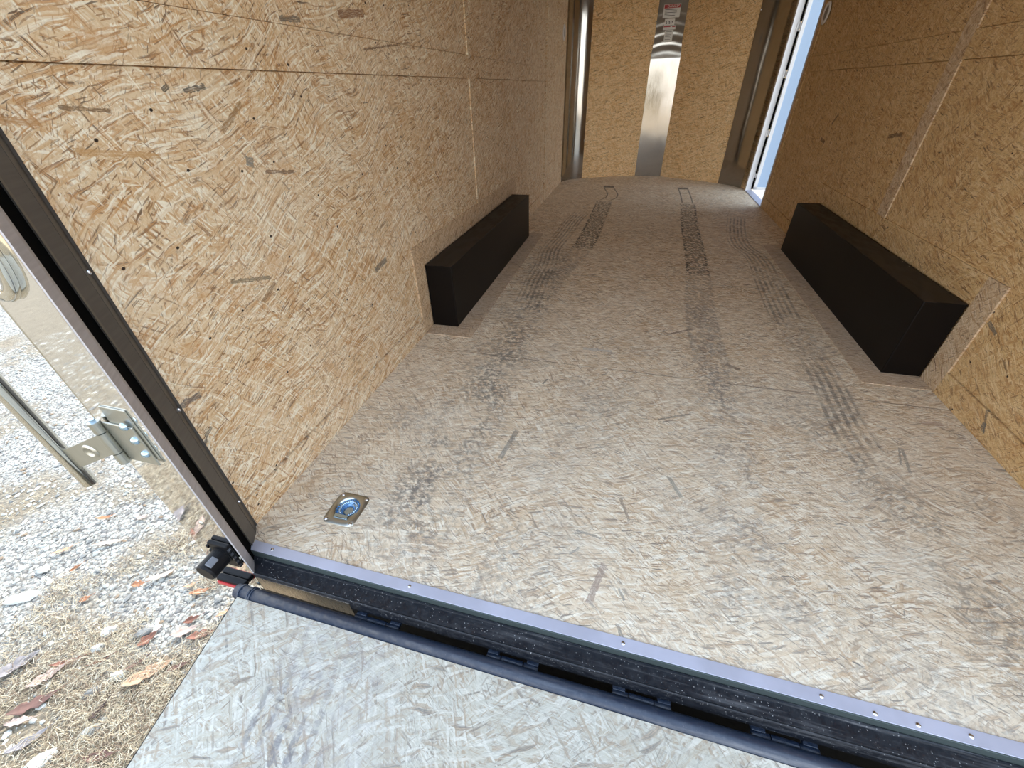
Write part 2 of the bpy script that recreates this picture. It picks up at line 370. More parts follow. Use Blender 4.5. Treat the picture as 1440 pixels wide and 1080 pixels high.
def bx(bm, x0, x1, y0, y1, z0, z1, bev=0.0, mi=0, M=None):
    r = bmesh.ops.create_cube(bm, size=1.0)
    vs = r['verts']
    for v in vs:
        v.co = Vector(((x0 + x1) / 2 + v.co.x * (x1 - x0), (y0 + y1) / 2 + v.co.y * (y1 - y0), (z0 + z1) / 2 + v.co.z * (z1 - z0)))
        if M: v.co = M @ v.co
    fs = {f for v in vs for f in v.link_faces}
    for f in fs: f.material_index = mi
    if bev:
        es = list({e for v in vs for e in v.link_edges})
        rb = bmesh.ops.bevel(bm, geom=es, offset=bev, segments=2, affect='EDGES', profile=.5)
        for f in rb['faces']: f.material_index = mi
def box(name, mat, dims, parent=None, bev=0.0):
    bm = bmesh.new(); bx(bm, *dims, bev=bev); return link(name, bm, mat, parent)
def cyl(bm, p0, p1, r, r2=None, seg=20, caps=True, mi=0):
    p0, p1 = Vector(p0), Vector(p1); d = p1 - p0
    q = d.to_track_quat('Z', 'Y').to_matrix().to_4x4(); q.translation = (p0 + p1) / 2
    o = bmesh.ops.create_cone(bm, cap_ends=caps, segments=seg, radius1=r, radius2=r if r2 is None else r2, depth=d.length, matrix=q)
    for f in {f for v in o['verts'] for f in v.link_faces}: f.material_index = mi
def lathe(bm, prof, M, seg=28, sx=1., sy=1.):
    rings = []
    for r, z in prof:
        if r <= 1e-6: rings.append([bm.verts.new(M @ Vector((0, 0, z)))])
        else: rings.append([bm.verts.new(M @ Vector((r * sx * math.cos(2 * math.pi * k / seg), r * sy * math.sin(2 * math.pi * k / seg), z))) for k in range(seg)])
    for A, B in zip(rings, rings[1:]):
        for k in range(seg):
            k2 = (k + 1) % seg
            if len(A) == 1 and len(B) == 1: continue
            if len(A) == 1: bm.faces.new((A[0], B[k], B[k2]))
            elif len(B) == 1: bm.faces.new((A[k], A[k2], B[0]))
            else: bm.faces.new((A[k], A[k2], B[k2], B[k]))
def prism(bm, poly, z0, z1, axis='z', mi=0):
    def P(a, b, c):
        return Vector((a, b, c)) if axis == 'z' else (Vector((c, a, b)) if axis == 'x' else Vector((a, c, b)))
    A = [bm.verts.new(P(a, b, z0)) for a, b in poly]; B = [bm.verts.new(P(a, b, z1)) for a, b in poly]
    n = len(poly); fs = [bm.faces.new(A), bm.faces.new(B)]
    for i in range(n): fs.append(bm.faces.new((A[i], A[(i + 1) % n], B[(i + 1) % n], B[i])))
    for f in fs: f.material_index = mi
def tag(o, label, cat, group=None, kind=None):
    if label: o['label'] = label
    if cat: o['category'] = cat
    if group: o['group'] = group
    if kind: o['kind'] = kind
    return o
def struct(o, label, cat='structure'):
    return tag(o, label, cat, kind='structure')
def empty(name, loc, label, cat, group=None):
    e = bpy.data.objects.new(name, None); C.objects.link(e); e.location = loc; e.empty_display_size = .05
    return tag(e, label, cat, group)
def child(o, root):
    """parent keeping the world place (roots are only translated)"""
    o.parent = root; o.location = o.location - root.location; return o
def screws(bm, pts, nrm, r=.004):
    for p in pts:
        M = Vector(nrm).to_track_quat('Z', 'Y').to_matrix().to_4x4(); M.translation = Vector(p)
        lathe(bm, [(r, 0), (r * .8, r * .35), (0, r * .5)], M, 10)

W = 2.05; HZ = 1.95
# ------------------------------------------------------------------ trailer shell
NOSE = [(0, 5.12), (.22, 5.39), (.5, 5.52), (.88, 5.65), (1.187, 5.63), (1.5, 5.44), (1.827, 5.235), (2.0, 5.0), (2.05, 4.90)]
bm = bmesh.new()
poly = [(-.005, .3), (2.055, .3), (2.055, 4.95), (2.03, 5.08), (1.84, 5.28), (1.5, 5.46), (1.19, 5.66), (.88, 5.68), (.5, 5.55), (.19, 5.44), (.03, 5.36), (-.005, 5.2)]
prism(bm, poly, -.02, 0.0)
for q in ((-.005, .178, 0, .3), (.250, 2.055, 0, .3), (.178, .250, 0, .118), (.178, .250, .190, .3)): bx(bm, *q, -.02, 0)
struct(link('floor', bm, M_floor), 'worn strand board trailer floor with tyre marks', 'floor')

D = .006
def wall(name, mat, side, panels, y_end, label, sheets, opening=None):
    """strand board wall: recessed sheets between flush edging bands"""
    s = 1 if side == 'L' else -1; x0 = 0 if side == 'L' else W
    bm = bmesh.new()
    def b(ya, yb, za, zb, d0, d1, mi=0):
        xa, xb = x0 - s * d1, x0 - s * d0
        bx(bm, min(xa, xb), max(xa, xb), ya, yb, za, zb, mi=mi)
    spans = [(0.03, y_end, -.02, HZ)] if not opening else [(0.03, opening[0], -.02, HZ), (opening[1], y_end, -.02, HZ), (opening[0], opening[1], opening[2], HZ)]
    for ya, yb, za, zb in spans: b(ya, yb, za, zb, .013, .05)
    for ya, yb, za, zb in sheets: b(ya, yb, za, zb, D, .0135)
    for ya, yb, za, zb, mi in panels: b(ya, yb, za, zb, 0, .0135, mi)
    return struct(link(name, bm, [mat, M_strip]), label, 'wall')
Z1, Z2 = 1.0, 1.09
lp = [(.03, .055, 0, HZ, 0), (.055, 1.14, 0, .088, 0), (2.9, 4.02, 0, .088, 0), (.055, 2.015, Z1, Z2, 0), (2.1, 4.02, Z1, Z2, 0),
      (2.015, 2.1, .408, HZ, 0), (4.032, 5.14, 0, HZ, 0),
      (1.14, 1.235, 0, .408, 1), (1.235, 2.9, .308, .408, 1), (2.8, 2.9, 0, .308, 1)]
wall('wall_left', M_left, 'L', lp, 5.14, 'left wall of warm golden strand board panels',
     [(.055, 1.14, .0900, .998), (1.14, 2.015, .408, .998), (2.1, 2.9, .408, .998), (2.9, 4.02, .0900, .998), (.055, 2.015, 1.0920, HZ), (2.1, 4.02, 1.0920, HZ)])
rp = [(.03, .055, 0, HZ, 0), (.055, 1.14, 0, .088, 0), (2.9, 4.09, 0, .088, 0), (.055, 2.0, Z1, Z2, 0), (2.085, 4.0, Z1, Z2, 0),
      (2.0, 2.085, .408, HZ, 1), (4.01, 4.09, .088, HZ, 0), (4.87, 4.93, 0, HZ, 0),
      (1.14, 1.235, 0, .408, 1), (1.235, 2.9, .308, .408, 0), (2.8, 2.9, 0, .308, 0)]
wall('wall_right', M_right, 'R', rp, 4.93, 'right wall of amber strand board panels beside the side door',
     [(.055, 1.14, .0900, .998), (1.14, 2.0, .408, .998), (2.085, 2.9, .408, .998), (2.9, 4.004, .0900, .998), (.055, 2.0, 1.0920, HZ), (2.085, 4.004, 1.0920, HZ)], opening=(4.09, 4.87, 1.83))

def poly_wall(name, pts, mat, z0, z1, th, label=None, cat='wall'):
    bm = bmesh.new(); n = len(pts); nr = []
    for i in range(n):
        a = Vector(pts[max(i - 1, 0)]); c = Vector(pts[min(i + 1, n - 1)]); t = (c - a).normalized(); nr.append(Vector((-t.y, t.x)))
    V = [[bm.verts.new((p[0] + nr[i].x * d, p[1] + nr[i].y * d, z)) for d in (0, th) for z in (z0, z1)] for i, p in enumerate(pts)]
    for i in range(n - 1):
        A, B = V[i], V[i + 1]
        for q in ((0, 1), (1, 3), (3, 2), (2, 0)): bm.faces.new((A[q[0]], A[q[1]], B[q[1]], B[q[0]]))
    bm.faces.new((V[0][0], V[0][1], V[0][3], V[0][2])); bm.faces.new((V[-1][0], V[-1][1], V[-1][3], V[-1][2]))
    return link(name, bm, mat)
def bez(a, c, b, n=14):
    return [tuple((1 - t) ** 2 * Vector(a) + 2 * t * (1 - t) * Vector(c) + t * t * Vector(b)) for t in (i / n for i in range(n + 1))]
bk = poly_wall('wall_front', [(-.05, 5.12), (-.01, 5.38), (.20, 5.46), (.5, 5.565), (.88, 5.695), (1.19, 5.675), (1.5, 5.485), (1.86, 5.31), (2.06, 5.12), (2.10, 4.93)], M_front, -.02, HZ, .04)
struct(bk, 'front wall of orange strand board between metal corner strips', 'wall')
def osb_panel(pts):
    bm = bmesh.new()
    o = poly_wall('panel_board', pts, M_front, 0., HZ, .012); o.parent = bk
    o2 = poly_wall('panel_band', [(x, y - .003) for x, y in pts], M_front, Z1, Z2, .008); o2.parent = bk
osb_panel([(.215, 5.385), (.5, 5.52), (.885, 5.652)])
osb_panel([(1.18, 5.636), (1.5, 5.44), (1.83, 5.236)])
def metal_strip(name, pts, label):
    o = poly_wall(name, pts, M_alu, 0.0, HZ, .002); 
    for p in o.data.polygons: p.use_smooth = True
    o.data.set_sharp_from_angle(angle=math.radians(35))
    struct(o, label, 'metal strip'); return o
def buckle(x, z):
    # the thin middle sheet leans back and ripples near its top
    if z < 1.18: return 0.0
    k = min(1., (z - 1.18) / .12)
    return .050 * (z - 1.18) + k * .0007 * math.sin((z + .10 * (x - 1.03) ** 2 * 12) * 2 * math.pi / .085)
def metal_strip2(name, pts, label):
    bm = bmesh.new(); zs_ = [0.0, .6, 1.1] + [1.16 + .0105 * i for i in range(76)]; G = []
    for k in (0, .002): G.append([[bm.verts.new((x, y + k + buckle(x, z), z)) for x, y in pts] for z in zs_])
    for gi, g_ in enumerate(G):
        for r0_, r1_ in zip(g_, g_[1:]):
            for i in range(len(pts) - 1): bm.faces.new((r0_[i], r0_[i + 1], r1_[i + 1], r1_[i]))
    A, B = G
    for r0_, r1_, q0, q1 in zip(A, A[1:], B, B[1:]):
        for i in (0, -1): bm.faces.new((r0_[i], r1_[i], q1[i], q0[i]))
    for i in range(len(pts) - 1):
        for j in (0, -1): bm.faces.new((A[j][i], A[j][i + 1], B[j][i + 1], B[j][i]))
    o = link(name, bm, M_alu, None, True); o.data.set_sharp_from_angle(angle=math.radians(40))
    return struct(o, label, 'metal strip')
t1 = metal_strip('trim_1', bez((.002, 5.10), (.045, 5.30), (.225, 5.378)), 'curved brushed metal strip in the front left corner')
t2 = metal_strip2('trim_2', bez((.875, 5.645), (1.03, 5.646), (1.19, 5.628)), 'middle brushed metal strip of the front wall carrying the stickers')
t3 = metal_strip('trim_3', bez((1.822, 5.232), (1.945, 5.135), (2.02, 4.97)), 'curved brushed metal strip in the front right corner beside the door')
for t, pts in ((t1, [(.222, 5.374, z) for z in (.12, .42, .75, 1.35, 1.62)]), (t2, [(.878, 5.64, z) for z in (.05, .35, .7, 1.2, 1.5)]), (t3, [(1.826, 5.226, z) for z in (.3, .9, 1.5)])):
    screw_each(pts, (0, -1, 0), .007, t)
ce = bmesh.new(); prism(ce, [(-.05, -.07), (2.10, -.07), (2.10, 4.95), (1.84, 5.30), (1.19, 5.70), (.88, 5.72), (.2, 5.45), (-.05, 5.17)], HZ, HZ + .05)
struct(link('ceiling', ce, M_ceil), 'pale ceiling liner over the trailer', 'ceiling')
hd = box('trim_4', M_flange, (.08, 1.97, -.066, .03, HZ - .10, HZ)); struct(hd, 'metal header over the rear opening', 'trim')
# outer skin and underside
bm = bmesh.new()
bx(bm, -.056, -.0505, -.03, 5.1, -.14, HZ + .05); bx(bm, 2.1005, 2.106, -.03, 4.09, -.14, HZ + .05); bx(bm, 2.1005, 2.106, 4.87, 4.95, -.14, HZ + .05)
struct(link('wall_outer', bm, M_outer), 'dark outer skin of the trailer sides', 'wall')
bm = bmesh.new()
for y in (.25, .9, 1.5, 2.3, 3.2, 4.1, 4.8): bx(bm, -.05, 2.1, y, y + .05, -.12, -.021)
bx(bm, -.05, 0, .02, 5.0, -.14, -.021); bx(bm, 2.05, 2.1, .02, 4.9, -.14, -.021)
struct(link('chassis', bm, M_frame), 'black steel frame members under the floor', 'frame')

# ------------------------------------------------------------------ wheel boxes
def wheel_box(side):
    s = 1 if side == 'L' else -1; xw = 0 if side == 'L' else W
    root = empty('wheel_well_cover', (xw + s * .065, 2.015, 0), None, 'wheel well cover')
    def X(a, b): return (min(xw + s * a, xw + s * b), max(xw + s * a, xw + s * b))
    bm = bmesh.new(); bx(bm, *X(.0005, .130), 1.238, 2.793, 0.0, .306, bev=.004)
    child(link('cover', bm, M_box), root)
    bm = bmesh.new()
    bx(bm, *X(.001, .226), 1.148, 1.238, 0, .004); bx(bm, *X(.130, .226), 1.238, 2.793, 0, .004); bx(bm, *X(.001, .226), 2.793, 2.88, 0, .004)
    fl = child(link('floor_flange', bm, M_fl), root); fl['label'] = 'strand board edging laid flat around the cover'
    screw_each([(xw + s * .012, y, .306) for y in ((1.62, 1.68) if side == 'R' else (1.5,))], (0, 0, 1), .003, root, 'rivet')
    return root
M_fl = osb('osb_flange', 'xy', 8, PAL_S, .08, dust=.35, dustcol=(.45, .41, .37))
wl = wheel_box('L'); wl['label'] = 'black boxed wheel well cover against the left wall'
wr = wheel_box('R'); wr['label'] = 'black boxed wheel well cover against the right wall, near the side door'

# ------------------------------------------------------------------ side door
dr = empty('door_1', (2.1, 4.86, 0), 'open white side door seen through the right wall opening', 'door'); dr['kind'] = 'structure'
ang = math.atan2(-.09, 1.0)
MD = Matrix.Translation((2.112, 4.80, 0)) @ Matrix.Rotation(ang, 4, 'Z')
bm = bmesh.new(); bx(bm, .0, .74, 0, .035, .02, 1.80, M=MD, bev=.003)
child(link('door_panel', bm, M_door), dr)
bm = bmesh.new()
for q in ((0, .03, .02, 1.80), (.71, .74, .02, 1.80), (0, .74, .02, .045), (0, .74, 1.775, 1.80)):
    bx(bm, q[0], q[1], -.004, .037, q[2], q[3], M=MD)
child(link('door_edge_trim', bm, M_white), dr)
bm = bmesh.new(); bx(bm, 2.052, 2.11, 4.842, 4.87, 0, 1.83); bx(bm, 2.046, 2.052, 4.835, 4.885, 0, 1.83)
bx(bm, 2.05, 2.11, 4.09, 4.87, 1.80, 1.83)
child(link('door_jamb', bm, M_white), dr)
bm = bmesh.new(); bx(bm, 2.046, 2.11, 4.078, 4.096, 0, 1.83)
child(link('door_strike_jamb', bm, M_flange), dr)
bm = bmesh.new()
for za, zb in ((.02, .13), (.17, .50), (.56, .97), (1.03, 1.30), (1.37, 1.8)): bx(bm, 2.098, 2.112, 4.825, 4.842, za, zb)
child(link('door_seal', bm, M_rubber), dr)
for z in (.15, .53, 1.0, 1.335):
    bm = bmesh.new(); cyl(bm, (2.108, 4.82, z - .02), (2.108, 4.82, z + .02), .008, seg=12); bx(bm, 2.085, 2.108, 4.834, 4.842, z - .03, z + .03)
    child(link('door_hinge', bm, M_white), dr)
bm = bmesh.new(); bx(bm, 2.045, 2.115, 4.09, 4.85, -.012, .006, bev=.002)
child(link('door_sill', bm, M_sill), dr)

# ------------------------------------------------------------------ stickers
STK = empty
def sticker(cx, cz, w_, h_, y, rot, label):
    root = empty('warning_sticker', (cx, y, cz), label, 'sticker', None)
    return root
# their plane: just in front of the middle strip
def sy(x):
    # depth of trim_2's face at x
    pts = bez((.875, 5.645), (1.03, 5.646), (1.19, 5.628))
    for a, b in zip(pts, pts[1:]):
        if a[0] <= x <= b[0]: t = (x - a[0]) / (b[0] - a[0]); return a[1] + (b[1] - a[1]) * t
    return 5.64
def card(root, name, mat, x0, x1, z0, z1, off):
    bm = bmesh.new(); n = 6
    for i in range(n):
        xa = x0 + (x1 - x0) * i / n; xb = x0 + (x1 - x0) * (i + 1) / n
        f_ = lambda x, z: sy(x) + buckle(x, z)
        vs = [bm.verts.new(p) for p in ((xa, f_(xa, z0) - off, z0), (xb, f_(xb, z0) - off, z0), (xb, f_(xb, z1) - off, z1), (xa, f_(xa, z1) - off, z1),
                                        (xa, f_(xa, z0) - off + .0008, z0), (xb, f_(xb, z0) - off + .0008, z0), (xb, f_(xb, z1) - off + .0008, z1), (xa, f_(xa, z1) - off + .0008, z1))]
        for f in ((0, 1, 2, 3), (4, 5, 6, 7), (0, 1, 5, 4), (3, 2, 6, 7)): bm.faces.new([vs[k] for k in f])
    bmesh.ops.remove_doubles(bm, verts=bm.verts, dist=1e-5)
    return child(link(name, bm, mat), root)
def text(root, s, x, z, size, mat, name='lettering', off=.0085):
    cu = bpy.data.curves.new(name, 'FONT'); cu.body = s; cu.size = size; cu.align_x = 'CENTER'; cu.align_y = 'CENTER'; cu.extrude = .0004
    cu.materials.append(mat)
    t_ = bpy.data.objects.new(name, cu); C.objects.link(t_); me = bpy.data.meshes.new_from_object(t_.evaluated_get(bpy.context.evaluated_depsgraph_get())); bpy.data.objects.remove(t_)
    o = bpy.data.objects.new(name, me); C.objects.link(o)
    o.location = (x, sy(x) + buckle(x, z) - off, z); o.rotation_euler = (math.pi / 2, 0, 0); child(o, root)
def lines(root, x0, x1, zs, mat, off=.0065, th=.004):
    bm = bmesh.new()
    for i, z in enumerate(zs):
        xe = x1 - (x1 - x0) * (.0, .12, .05, .2)[i % 4]
        bx(bm, x0, xe, sy((x0 + x1) / 2) + buckle(x0, z) - off - .0005, sy((x0 + x1) / 2) + buckle(x0, z) - off, z, z + th)
    child(link('print_lines', bm, mat), root)
r = sticker(1.03, 1.58, 0, 0, sy(1.03), 0, 'large white sticker with a red DANGER heading on the middle metal strip')
card(r, 'sheet', M_paper, .94, 1.11, 1.525, 1.635, .004); card(r, 'red_heading', M_labred, .945, 1.105, 1.603, 1.632, .0055)
text(r, 'DANGER', 1.038, 1.617, .031, M_paper); lines(r, .955, 1.09, [1.59 - .012 * i for i in range(5)], M_labblk)
r = sticker(1.02, 1.49, 0, 0, sy(1.02), 0, 'small white sticker with three pictures below the DANGER sticker')
card(r, 'sheet', M_paper, .968, 1.070, 1.464, 1.518, .004)
for k in range(3):
    bm = bmesh.new(); cx = .988 + k * .031
    bx(bm, cx - .006, cx + .006, sy(1.02) + buckle(1.02, 1.486) - .0055, sy(1.02) + buckle(1.02, 1.486) - .005, 1.476, 1.488); bx(bm, cx - .009, cx + .003, sy(1.02) + buckle(1.02, 1.486) - .0055, sy(1.02) + buckle(1.02, 1.486) - .005, 1.490, 1.497)
    child(link('pictogram', bm, M_labblk), r)
r = sticker(1.02, 1.445, 0, 0, sy(1.02), 0, 'narrow white sticker with a torn red heading, third from the top')
card(r, 'sheet', M_paper, .960, 1.090, 1.428, 1.461, .004)
card(r, 'red_heading', M_labred, .964, 1.035, 1.450, 1.459, .0055); card(r, 'red_heading', M_labred, 1.052, 1.084, 1.448, 1.458, .0055)
r = sticker(1.02, 1.375, 0, 0, sy(1.02), 0, 'tall plain white sticker of fine print, lowest on the metal strip')
card(r, 'sheet', M_paper, .985, 1.070, 1.325, 1.424, .004); lines(r, .995, 1.058, [1.41 - .013 * i for i in range(6)], M_labblk, th=.003)

# ------------------------------------------------------------------ side wall vents
def vent(x, y, z, sx, label):
    root = empty('wall_vent', (x, y, z), label, 'vent')
    M = Matrix.Translation((x, y, z)) @ Matrix.Rotation(math.pi / 2 * sx, 4, 'Y')
    bm = bmesh.new(); lathe(bm, [(.062, 0), (.065, .006), (.055, .012), (.045, .006), (.040, .0035)], M, 28, 1.0, 1.0); child(link('rim', bm, M_vent, None, True), root)
    bm = bmesh.new(); lathe(bm, [(.042, .003), (.036, .006), (0, .008)], M, 28); child(link('vent_cap', bm, M_vent2, None, True), root)
M_vent2 = simple('vent_grille', (.22, .19, .17), .5)
vent(W, 3.95, 1.335, -1, 'round pale vent high on the right wall beside the door')
vent(0.0, 4.90, 1.395, 1, 'round pale vent high on the left wall beside the metal corner strip')

# ------------------------------------------------------------------ rear threshold
th = empty('rear_threshold', (1.025, -.03, 0), 'black dusty rear ledge with bright aluminium floor edging', 'threshold')
bm = bmesh.new(); bx(bm, .035, 2.015, -.022, .004, -.0005, .0022, bev=.0006)
child(link('edging_strip', bm, M_sill), th)
bm = bmesh.new(); bx(bm, .035, 2.015, -.0245, -.0222, -.021, .0015, bev=.0006); 
child(link('edging_lip', bm, M_lip if 'M_lip' in globals() else simple('oxidised_lip', (.10, .13, .13), .4, .6)), th)
bm = bmesh.new()
prism(bm, [(-.0665, -.024), (-.0665, -.06), (-.0630, -.066), (0.02, -.066), (0.02, -.021), (-.0245, -.021), (-.026, -.0185), (-.0295, -.0185), (-.031, -.0215), (-.0615, -.0215), (-.064, -.0205), (-.0655, -.0215)], .0805, 1.9695, axis='x')
bx(bm, .037, .0805, -.058, .02, -.06, -.0213); bx(bm, 1.9695, 2.013, -.058, .02, -.06, -.0213)
child(link('ledge', bm, M_ledge), th)
bm = bmesh.new(); bx(bm, .04, 2.01, -.055, .02, -.14, -.066)
child(link('rear_crossmember', bm, M_frame), th)
bm = bmesh.new(); bx(bm, .083, .352, -.0675, -.0662, -.092, -.035)
pl = child(link('cover_plate', bm, M_platebr), th); pl['label'] = 'short polished plate on the ledge face'
screw_each([(x, -.008, .0022) for x in (.098, .488, .981, 1.348, 1.581, 1.85)] + [(1.433, -.013, .0022), (1.50, -.013, .0022)], (0, 0, 1), .0042, th)

# ------------------------------------------------------------------ rear corner posts
def corner_post(side, label):
    s = 1 if side == 'L' else -1; xw = 0 if side == 'L' else W
    root = empty('rear_corner_post', (xw, -.03, 0), label, 'corner post')
    def P(poly, z0, z1): 
        bm = bmesh.new(); prism(bm, [(xw + s * x, y) for x, y in poly], z0, z1); return bm
    zt = HZ - .001
    child(link('inner_jamb', P([(-.005, .046), (.0015, .046), (.0015, .041), (.0165, .0255), (.012, .020), (-.005, .020)], -.0, zt), M_post2), root)
    child(link('middle_jamb', P([(.010, .0265), (.018, .024), (.036, -.0065), (.041, -.012), (.030, -.012), (.0, .018)], -.0, zt), M_post), root)
    child(link('rubber_seal', P([(.026, -.011), (.036, -.012), (.042, -.020), (.050, -.030), (.056, -.037), (.048, -.044), (.02, -.02)], -.0205, zt), M_rubber), root)
    child(link('outer_flange', P([(.055, -.036), (.063, -.043), (.0815, -.0645), (.079, -.0665), (.04, -.05)], -.0205, zt), M_flange), root)
    child(link('core', P([(-.048, -.060), (.045, -.060), (.045, -.046), (.025, -.018), (.0, .015), (-.048, .028)], -.0205, zt), M_frame), root)
    c = child(link('mirror_plate', P([(-.047, -.0665), (.0795, -.0665), (.0795, -.0645), (-.045, -.0645), (-.045, .02), (-.047, .02)], -.095, zt), M_mirror), root)
    c['label'] = 'polished stainless corner plate'
    screw_each([(xw + s * .008, .0345, z) for z in (.113, .417, .717, 1.02, 1.3)], (s * .6, -.6, 0), .0045, root)
    screw_each([(xw + s * .031, -.0665, .172), (xw + s * .072, -.0665, .047), (xw + s * .074, -.0665, -.07)], (0, -1, 0), .006, root, 'rivet', M_zinc)
corner_post('L', 'left rear corner post with dark bronze jamb and mirror polished plate')
corner_post('R', 'right rear corner post with bronze jamb, at the edge of the ramp opening')

# ------------------------------------------------------------------ lock bar and its hinged bracket
br = empty('bar_bracket', (.02, -.07, .43), 'zinc hinge bracket bolted to the mirror plate, holding the lock bar', 'bracket')
bm = bmesh.new(); bx(bm, .000, .062, -.0695, -.0667, .388, .508, bev=.001)
child(link('backing_leaf', bm, M_zinc), br)
bm = bmesh.new(); bx(bm, -.018, .056, -.0735, -.0696, .372, .470, bev=.0015)
for z0, z1 in ((.370, .396), (.450, .474)): cyl(bm, (-.026, -.079, z0), (-.026, -.079, z1), .0095, seg=20)
child(link('fixed_leaf', bm, M_zinc), br)
bm = bmesh.new(); cyl(bm, (-.026, -.079, .366), (-.026, -.079, .480), .0045, seg=12); child(link('hinge_pin', bm, M_zincb), br)
for z in (.402, .437, .472):
    bm = bmesh.new(); M = Matrix.Translation((.042, -.0735, z)) @ Matrix.Rotation(math.pi / 2, 4, 'X')
    lathe(bm, [(.0085, 0), (.0082, .0025), (.005, .0058), (0, .007)], M, 16); child(link('bolt', bm, M_zincb, None, True), br)
bm = bmesh.new(); cyl(bm, (-.026, -.079, .398), (-.026, -.079, .448), .0098, seg=20)
a0 = Vector((-.030, -.086)); a1 = Vector((-.1465, -.0985)); d = (a1 - a0).normalized(); nn = Vector((d.y, -d.x))
AV = [bm.verts.new((*(e + nn * k), z)) for e, zs_ in ((a0, (.396, .446)), (a1, (.342, .392))) for k in (.0015, -.0015) for z in zs_]
for f in ((0, 1, 3, 2), (4, 5, 7, 6), (0, 1, 5, 4), (2, 3, 7, 6), (0, 2, 6, 4), (1, 3, 7, 5)): bm.faces.new([AV[k] for k in f])
child(link('swing_arm', bm, M_zinc), br)
mid = a0 + (a1 - a0) * .40
bm = bmesh.new(); q = Vector((nn.x, nn.y, 0)); 
if q.y > 0: q = -q
M = q.to_track_quat('Z', 'Y').to_matrix().to_4x4(); M.translation = Vector((mid.x, mid.y, .399))
lathe(bm, [(.017, .0015), (.014, .0045), (.011, .0048), (.0095, .002), (0, .0022)], M, 24)
child(link('pressed_boss', bm, M_zinc, None, True), br)
bm = bmesh.new(); bx(bm, -.004, .004, -.001, .001, -.03, .03, M=Matrix.Translation((a1.x + .002, a1.y, .367)))
child(link('weld_tab', bm, M_zinc), br)
bar = empty('lock_bar', (-.160, -.099, .290), 'round chrome lock bar standing parallel to the left corner post', 'bar')
bm = bmesh.new()
MB = Matrix.Translation((-.160, -.099, 0))
lathe(bm, [(.0100, .292), (.0118, .2905), (.0128, .292), (.0128, 1.75), (.0100, 1.75), (.0100, .292)], MB, 28)
child(link('tube', bm, M_chrome, None, True), bar)
bm = bmesh.new(); lathe(bm, [(.0100, .300), (0, .300)], MB, 20); child(link('dark_end', bm, M_rubber), bar)
bm = bmesh.new(); bx(bm, -.1750, -.1728, -.108, -.090, .335, .385, bev=.0008); child(link('wear_pad', bm, M_zinc), bar)

# ------------------------------------------------------------------ lamps on the plate
tl = empty('tail_light', (.0, -.0667, .80), 'oval tail light with a chrome rim on the mirror plate', 'light')
M = Matrix.Translation((.0, -.0667, .80)) @ Matrix.Rotation(math.pi / 2, 4, 'X')
bm = bmesh.new(); lathe(bm, [(1.0, 0), (1.02, .006), (.97, .012), (.80, .012), (.74, .004), (.70, .004)], M @ Matrix.Diagonal((.054, .088, 1, 1)), 40); child(link('rim', bm, M_chrome, None, True), tl)
bm = bmesh.new(); lathe(bm, [(.78, .003), (.76, .005), (.735, .003)], M @ Matrix.Diagonal((.054, .088, 1, 1)), 40); child(link('gasket', bm, M_rubber, None, True), tl)
bm = bmesh.new(); lathe(bm, [(.73, .003), (.68, .012), (.4, .016), (0, .017)], M @ Matrix.Diagonal((.054, .088, 1, 1)), 40); child(link('lens', bm, M_lampred, None, True), tl)

ll = empty('licence_light', (.045, -.067, .065), 'black cylindrical number plate light low on the corner plate', 'light')
bm = bmesh.new(); bx(bm, .018, .076, -.078, -.0668, .022, .108, bev=.003)
for k in range(4): bx(bm, .012 + .0, .018, -.080, -.0668, .034 + k * .018, .042 + k * .018)
child(link('base', bm, M_plastic), ll)
bm = bmesh.new(); M = Matrix.Translation((.045, -.070, .068)) @ Matrix.Rotation(math.pi / 2, 4, 'X')
lathe(bm, [(.027, .0), (.027, .010), (.0245, .011), (.0245, .052), (.022, .057), (0, .057)], M, 28); child(link('hood', bm, M_plastic, None, False), ll)
bm = bmesh.new(); MM = Matrix.Translation((.056, -.108, .0885)) @ Matrix.Rotation(math.radians(32), 4, 'Y')
bx(bm, -.0085, .0085, -.011, .011, -.002, .0045, M=MM, bev=.002); child(link('lens', bm, M_lens), ll)
bm = bmesh.new()
for k in range(5): bx(bm, .0765, .0775, -.079, -.072, .028 + k * .016, .036 + k * .016)
child(link('contact_rib', bm, M_screw), ll)

mk = empty('marker_light', (.0, -.067, -.075), 'low red marker strip in a black holder under the plate light', 'light')
bm = bmesh.new(); bx(bm, -.045, .042, -.084, -.0668, -.082, -.066, bev=.003); child(link('holder', bm, M_plastic), mk)
bm = bmesh.new(); bx(bm, -.043, .040, -.088, -.078, -.088, -.076, bev=.002); child(link('red_lens', bm, M_red), mk)

# ------------------------------------------------------------------ recessed ring
dg = empty('tie_down_ring', (.214, .150, 0), 'recessed zinc D-ring tie-down in the near left floor', 'tie down')
R0 = Matrix.Translation((.214, .150, 0)) @ Matrix.Rotation(math.radians(0), 4, 'Z')
bm = bmesh.new()
hw, hh, rc, nseg = .048, .052, .010, 5
outer = []
for k in range(48):
    t = 2 * math.pi * k / 48; c_, s_ = math.cos(t), math.sin(t); e_ = 7.0
    r_ = (abs(c_ / hw) ** e_ + abs(s_ / hh) ** e_) ** (-1 / e_); outer.append((r_ * c_, r_ * s_))
n = len(outer)
def hole(r_, z): return [bm.verts.new(R0 @ Vector((r_ * math.cos(2 * math.pi * k / 48), r_ * math.sin(2 * math.pi * k / 48) + .004, z))) for k in range(48)]
O0 = [bm.verts.new(R0 @ Vector((x, y, .0))) for x, y in outer]; O1 = [bm.verts.new(R0 @ Vector((x * .985, y * .985, .0025))) for x, y in outer]
